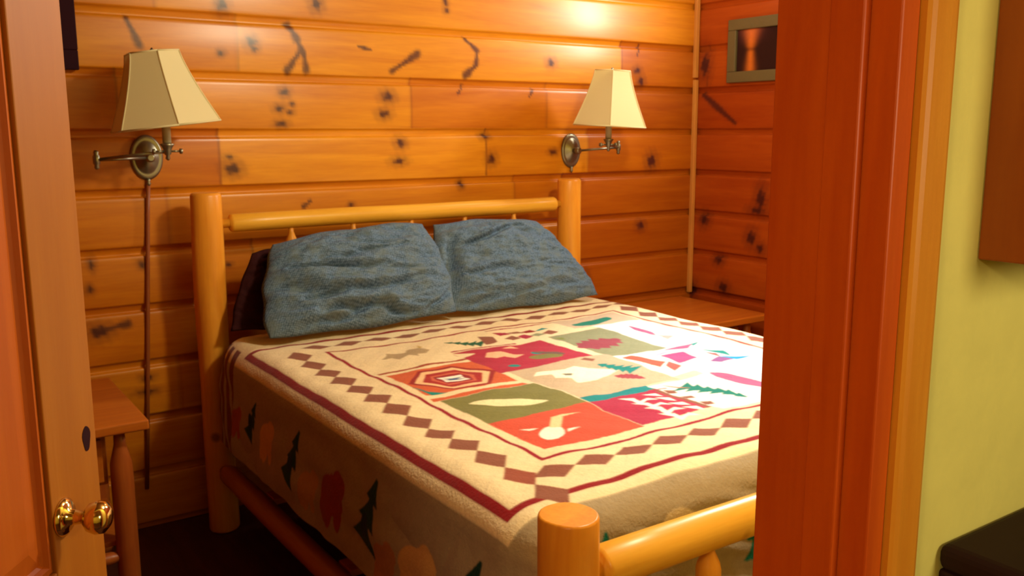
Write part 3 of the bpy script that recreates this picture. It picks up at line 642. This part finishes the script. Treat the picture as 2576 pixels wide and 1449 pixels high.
# ------------------------------------------------------------------ pillows
def pillow(name, corners, th, seed, label, group, mat, folds=(), rnd=0.30, n=110):
    """corners: bottom-left, bottom-right, top-left, top-right; folds are creases (s0,t0,s1,t1,width,depth)"""
    BL, BR, TL, TR = [Vector(c) for c in corners]
    nrm = (BR - BL).cross(TL - BL).normalized()   # towards the viewer
    V = []; UV = []
    def side(sg):
        for i in range(n + 1):
            for j in range(n + 1):
                s = i / n; t = j / n
                p = BL * (1 - s) * (1 - t) + BR * s * (1 - t) + TL * (1 - s) * t + TR * s * t
                es = 1 - abs(2 * s - 1); et = 1 - abs(2 * t - 1)
                prof = (1 - (1 - es) ** 3.2) ** 0.62 * (1 - (1 - et) ** 3.2) ** 0.62
                # edges draw in between pointed corners
                a_, b_ = 2 * s - 1, 2 * t - 1
                s2 = 0.5 + 0.5 * a_ * math.sqrt(1 - rnd * b_ * b_ / 2) * (1 + rnd * 0.12); t2 = 0.5 + 0.5 * b_ * math.sqrt(1 - rnd * a_ * a_ / 2) * (1 + rnd * 0.12)
                # slack cloth: wavy outline
                s2 += 0.006 * math.sin(t * 17 + seed) * abs(a_) ** 6; t2 += 0.010 * math.sin(s * 13 + seed * 2) * abs(b_) ** 6
                p = BL * (1 - s2) * (1 - t2) + BR * s2 * (1 - t2) + TL * (1 - s2) * t2 + TR * s2 * t2
                d = th * prof
                if sg > 0:
                    wv = 0.022 * noise.noise(Vector((s * 3 + seed, t * 7, 0))) + 0.013 * noise.noise(Vector((s * 9 + t * 4 + seed, t * 22, 3))) + 0.006 * noise.noise(Vector((s * 20, t * 42 + seed, 5)))
                    d += wv * min(1, prof * 1.6)
                    for (a, b, c, e_, wd, dp) in folds:
                        tt = max(0, min(1, ((s - a) * (c - a) + (t - b) * (e_ - b)) / ((c - a) ** 2 + (e_ - b) ** 2)))
                        qx = s - a - tt * (c - a); qy = t - b - tt * (e_ - b) + 0.012 * math.sin(tt * 9 + seed)
                        qq = math.hypot(qx * 1.3, qy) / wd
                        dp = dp * 1.45
                        d -= dp * math.exp(-qq * qq) * math.sin(PI * (0.12 + 0.76 * tt)) * min(1, prof * 1.5)
                        d += dp * 0.45 * math.exp(-((qq - 1.7) ** 2)) * math.sin(PI * (0.12 + 0.76 * tt)) * min(1, prof * 1.5) * (1 if qy > 0 else 0.4)
                V.append(p + nrm * d * (1 if sg > 0 else -0.35)); UV.append((s * 1.35, t))
    side(1); side(-1)
    N1 = (n + 1) ** 2; F = []
    idx = lambda i, j, k: k * N1 + i * (n + 1) + j
    for i in range(n):
        for j in range(n):
            F.append((idx(i, j, 0), idx(i + 1, j, 0), idx(i + 1, j + 1, 0), idx(i, j + 1, 0)))
            F.append((idx(i, j, 1), idx(i, j + 1, 1), idx(i + 1, j + 1, 1), idx(i + 1, j, 1)))
    me = bpy.data.meshes.new(name); me.from_pydata([tuple(v) for v in V], [], F)
    uvl = me.uv_layers.new(name='uv')
    for lp in me.loops: uvl.data[lp.index].uv = UV[lp.vertex_index]
    b = bmesh.new(); b.from_mesh(me); bmesh.ops.remove_doubles(b, verts=b.verts, dist=0.0004); b.to_mesh(me); b.free()
    me.materials.append(mat); me.shade_smooth()
    o = bpy.data.objects.new(name, me); COL.objects.link(o)
    tag(o, label, 'pillow', group)
    return o
GP = None
pillow('pillow', [(-0.740, -0.490, 0.775), (0.032, -0.490, 0.785), (-0.630, -0.275, 1.080), (0.012, -0.255, 1.120)], 0.085, 2,
       'blue-grey textured pillow leaning on the headboard, creased one nearest the left bed post', GP, M_PILLOW,
       folds=((.12, .62, .62, .50, .030, .024), (.20, .30, .85, .34, .030, .020), (.25, .16, .55, .17, .035, .030), (.50, .17, .75, .03, .028, .034), (.40, .66, .85, .70, .018, .010), (.55, .46, .95, .44, .018, .012), (.06, .48, .34, .30, .06, .030), (.80, .02, .97, .20, .02, .02), (.15,.05,.45,.10,.03,.02)))
pillow('pillow', [(0.015, -0.455, 0.775), (0.775, -0.455, 0.765), (0.048, -0.235, 1.105), (0.580, -0.235, 1.090)], 0.080, 17,
       'blue-grey textured pillow leaning on the headboard, beside the right bed post', GP, M_PILLOW,
       folds=((.15, .66, .72, .88, .022, .020), (.02, .15, .10, .75, .05, .024), (.05, .34, .45, .40, .025, .012), (.2, .12, .8, .16, .03, .010), (.0, .05, .3, .10, .03, .02)))
pillow('pillow', [(-0.80, -0.300, 0.775), (-0.42, -0.300, 0.775), (-0.675, -0.215, 1.045), (-0.42, -0.215, 1.045)], 0.022, 31,
       'dark maroon pillow mostly hidden behind the creased blue-grey one', None, M_MAROON, folds=(), n=40)

# ------------------------------------------------------------------ nightstands
def nightstand(x0, x1, label):
    zt = 0.612; yb, yf = -0.035, -0.625
    t = thing('log_nightstand', ((x0 + x1) / 2, -0.33, 0), label, 'nightstand', 'log nightstands beside the bed')
    bm = bm_new(); box(bm, x0, x1, yf, yb, zt - 0.032, zt, 0.006, 3); obj('tabletop', bm, M_STAND, t)
    a, b = x0 + 0.075, x1 - 0.075
    for lx in (a, b):
        for ly in (yf + 0.07, yb - 0.07):
            bm = bm_new(); ss = [0, .02, .40, .47, .53, zt - 0.0325]; rr = [.030, .034, .034, .033, .018, .016]
            tube(bm, [(lx, ly, s) for s in ss], rr, 20, 0.08, lx * 5 + ly); obj('leg', bm, M_STAND_Z, t)
    bm = bm_new(); box(bm, a + 0.036, b - 0.036, yf + 0.095, yb - 0.06, 0.40, zt - 0.050, 0.003); bx_ = obj('drawer_case', bm, M_STAND, t)
    bm = bm_new(); box(bm, a + 0.05, b - 0.05, yf + 0.076, yf + 0.0945, 0.415, zt - 0.062, 0.003); dr_ = obj('drawer', bm, M_STAND, t)
    b2 = bm_new(); lathe(b2, [(0.012, 0), (0.010, 0.012), (0.017, 0.020), (0.015, 0.028), (0.004, 0.030)], Matrix.Translation(((a + b) / 2, yf + 0.0755, 0.49)) @ Matrix.Rotation(PI / 2, 4, 'X'), 18); obj('knob', b2, M_STAND_Z, dr_)
    for ly in (yf + 0.07, yb - 0.07):
        bm = bm_new(); tapered(bm, (a, ly, 0.17), (b, ly, 0.17), 0.020, 0.012, 0.05); obj('stretcher', bm, M_STAND_Z, t)
    bm = bm_new(); box(bm, a - 0.02, b + 0.02, yf + 0.105, yb - 0.105, 0.1905, 0.208, 0.003); obj('shelf', bm, M_STAND, t)
nightstand(-1.78, -1.150, 'log nightstand with a plank top standing left of the bed, behind the open door')
nightstand(1.03, 1.66, 'log nightstand with a plank top in the room corner right of the bed')

# ------------------------------------------------------------------ swing-arm wall lamps
def wall_lamp(px, pz, joints, sock, shade_rot, tilt, label, cord, shz=0.082):
    """px,pz: back plate on the wall; joints: arm points from the plate; sock: joint under the candle sleeve"""
    t = thing('wall_lamp', (px, 0, pz), label, 'lamp', None)
    # oval back plate: stepped dish
    bm = bm_new(); prof = [(0.056, 0.0), (0.056, 0.006), (0.050, 0.012), (0.044, 0.010), (0.038, 0.012), (0.030, 0.022), (0.014, 0.026), (0.008, 0.030)]
    R = Matrix.Translation((px, -0.002, pz)) @ Matrix.Rotation(PI / 2, 4, 'X') @ Matrix.Diagonal((1.0, 1.42, 1.0, 1.0))
    lathe(bm, prof, R, 36); bp_ = obj('backplate', bm, M_BRASS, t)
    bm = bm_new(); lathe(bm, [(0.004, 0.0), (0.008, 0.006), (0.005, 0.012), (0.009, 0.018), (0.002, 0.030)], Matrix.Translation((px, -0.012, pz - 0.074)) @ Matrix.Rotation(PI, 4, 'X'), 14); obj('finial', bm, M_BRASS, bp_)
    bm = bm_new(); lathe(bm, [(0.010, 0), (0.010, .012), (0.016, .018), (0.016, 0.040), (0.010, .046)], Matrix.Translation((px, -0.028, pz)) @ Matrix.Rotation(PI / 2, 4, 'X'), 18); obj('mount', bm, M_BRASS, bp_)
    P0 = Vector((px, -0.06, pz)); J = [P0] + [Vector(j) for j in joints] + [Vector(sock)]
    for i in range(len(J) - 1):
        bm = bm_new(); a, b = J[i], J[i + 1]; d = (b - a).normalized()
        tube(bm, [a + d * 0.006, b - d * 0.006], 0.0055, 12); obj('arm', bm, M_BRASS, t)
    for j in J[1:-1]:
        bm = bm_new(); lathe(bm, [(0.004, -0.032), (0.009, -0.026), (0.007, -0.018), (0.0115, -0.012), (0.0115, 0.012), (0.007, 0.018), (0.009, 0.026), (0.004, 0.032)], Matrix.Translation(j), 16); obj('joint', bm, M_BRASS, t)
    s = Vector(sock)
    bm = bm_new(); lathe(bm, [(0.003, -0.030), (0.008, -0.024), (0.006, -0.014), (0.012, -0.008), (0.013, 0.006), (0.020, 0.018), (0.024, 0.024), (0.010, 0.028)], Matrix.Translation(s), 18); obj('socket_cup', bm, M_BRASS, t)
    bm = bm_new(); tube(bm, [s + Vector((0, 0, 0.028)), s + Vector((0, 0, 0.125))], 0.014, 16); obj('candle_sleeve', bm, M_SLEEVE, t)
    for sg in (-1, 1):
        bm = bm_new(); tube(bm, [s + Vector((sg * 0.012, 0, 0)), s + Vector((sg * 0.040, 0, 0))], 0.0035, 10)
        lathe(bm, [(0.002, -0.006), (0.009, -0.004), (0.009, 0.004), (0.002, 0.006)], Matrix.Translation(s + Vector((sg * 0.044, 0, 0))) @ Matrix.Rotation(PI / 2, 4, 'Y'), 12); obj('switch_knob', bm, M_BRASS, t)
    # hexagonal bell shade with flared panels, open top and bottom
    Rb, Rt, Hh = 0.182, 0.088, 0.240
    SM = Matrix.Translation(s + Vector((0, 0, shz))) @ tilt @ Matrix.Rotation(shade_rot, 4, 'Z')
    b = bm_new(); prof = [(Rb, 0), (Rb * 0.985, 0.004)] + [(Rt + (Rb - Rt) * ((1 - k / 10) ** 1.28), Hh * k / 10) for k in range(1, 11)]
    for off, flip in ((0, False), (0.003, True)):
        rings = []
        for r, z in prof:
            ring = []
            for k in range(6):
                p0 = Vector((math.cos(k * PI / 3), math.sin(k * PI / 3), 0)); p1 = Vector((math.cos((k + 1) * PI / 3), math.sin((k + 1) * PI / 3), 0))
                for m_ in range(4): ring.append(b.verts.new(SM @ ((p0.lerp(p1, m_ / 4)) * (r - off) + Vector((0, 0, z)))))
            rings.append(ring)
        for i in range(len(rings) - 1):
            for k in range(24):
                qd = [rings[i][k], rings[i][(k + 1) % 24], rings[i + 1][(k + 1) % 24], rings[i + 1][k]]
                b.faces.new(qd[::-1] if flip else qd)
        if not flip: outer = rings
        else:
            for ra, rb_ in ((outer[0], rings[0]), (outer[-1], rings[-1])):
                for k in range(24): b.faces.new([ra[k], ra[(k + 1) % 24], rb_[(k + 1) % 24], rb_[k]])
    sh = obj('lamp_shade', b, M_SHADE, t)
    # rib piping at the panel edges and rims
    b = bm_new()
    for k in range(6):
        tube(b, [SM @ (Vector((math.cos(k * PI / 3), math.sin(k * PI / 3), 0)) * (r + 0.0005) + Vector((0, 0, z))) for r, z in prof], 0.0022, 8)
    for (r, z) in (prof[0], prof[-1]):
        for k in range(6):
            a_ = SM @ (Vector((math.cos(k * PI / 3), math.sin(k * PI / 3), 0)) * r + Vector((0, 0, z))); c_ = SM @ (Vector((math.cos((k + 1) * PI / 3), math.sin((k + 1) * PI / 3), 0)) * r + Vector((0, 0, z)))
            tube(b, [a_, c_], 0.0028, 8)
    obj('shade_piping', b, M_SHADE, sh)
    # spider and top finial
    b = bm_new(); tc_ = SM @ Vector((0, 0, Hh - 0.012))
    for k in range(3): tube(b, [tc_, SM @ (Vector((math.cos(k * 2 * PI / 3), math.sin(k * 2 * PI / 3), 0)) * (Rt - 0.002) + Vector((0, 0, Hh - 0.004)))], 0.0018, 8)
    lathe(b, [(0.003, 0), (0.008, 0.006), (0.004, 0.012), (0.007, 0.020), (0.002, 0.028)], Matrix.Translation(tc_), 14); tube(b, [s + Vector((0, 0, 0.12)), tc_], 0.002, 8); obj('shade_finial', b, M_BRASS, t)
    if cord:
        b = bm_new()
        tube(b, [(px, -0.009, pz - 0.085), (px - 0.010, -0.009, pz - 0.20), (px - 0.047, -0.009, 0.62), (px - 0.080, -0.009, 0.16)], 0.0075, 12)
        obj('cord_cover', b, M_CORD, t)
    return t
view = (Vector((-0.955, -0.25, 1.5)) - CAM).normalized()
tl = Matrix.Rotation(math.radians(-7), 4, view.normalized())
wall_lamp(-0.965, 1.380, [(-1.152, -0.13, 1.378)], (-0.948, -0.235, 1.405), math.radians(29), tl,
          'swing-arm wall lamp with cream shade, between the open door and the left bed post', True)
view2 = (Vector((0.95, -0.27, 1.5)) - CAM).normalized()
tr_ = Matrix.Rotation(math.radians(3), 4, view2)
wall_lamp(0.942, 1.378, [(1.128, -0.13, 1.392)], (0.955, -0.262, 1.408), math.radians(-128), tr_,
          'swing-arm wall lamp with cream shade, directly above the right bed post', False)

# ------------------------------------------------------------------ picture on the right wall
PB, PT, P0_, P1_ = 1.700, 2.000, -0.225, -0.62
pic = thing('framed_picture', (W, (P0_ + P1_) / 2, PB), 'small framed picture of a glowing orange light, olive grey frame, on the right wall', 'picture')
bm = bm_new(); fw_ = 0.052
for (ya, yb_, za, zb) in ((P1_, P0_, PB, PB + fw_), (P1_, P0_, PT - fw_, PT), (P0_ - fw_, P0_, PB + fw_ + .0002, PT - fw_ - .0002), (P1_, P1_ + fw_, PB + fw_ + .0002, PT - fw_ - .0002)):
    box(bm, W - 0.024, W - 0.0005, ya, yb_, za, zb, 0.004)
obj('frame', bm, M_FRAME, pic)
ny, nz_ = 90, 70
yy = np.linspace(P1_ + fw_, P0_ - fw_, ny); zz = np.linspace(PB + fw_, PT - fw_, nz_); Yg, Zg = np.meshgrid(yy, zz, indexing='ij')
cy_ = (P0_ + P1_) / 2 + 0.060; t_ = (Zg - zz[0]) / (zz[-1] - zz[0])
wid = 0.020 + 0.050 * np.clip(t_ - 0.5, 0, 1) + 0.020 * np.clip(0.45 - t_, 0, 1)
g = np.exp(-((Yg - cy_) / wid) ** 2) * (1 - 0.55 * np.exp(-((t_ - 0.52) / 0.05) ** 2))
dc = np.zeros(Yg.shape + (4,)); dc[..., 3] = 1
dc[..., :3] = np.array([0.030, 0.006, 0.004]) + g[..., None] * np.array([0.60, 0.15, 0.012]) + (np.exp(-((Yg - cy_) / .07) ** 2) * np.clip(t_ - .6, 0, 1))[..., None] * np.array([0.20, 0.05, 0.08])
m_pic = cloth_attr('printed_picture', 300, 7, 0.02)
pc = mesh_np('picture_print', np.stack([np.full(Yg.shape, W - 0.010), Yg, Zg], -1).reshape(-1, 3), gridfaces(ny, nz_), m_pic, pic)
ca = pc.data.color_attributes.new('dye', 'FLOAT_COLOR', 'POINT'); ca.data.foreach_set('color', dc.reshape(-1).astype(np.float32))
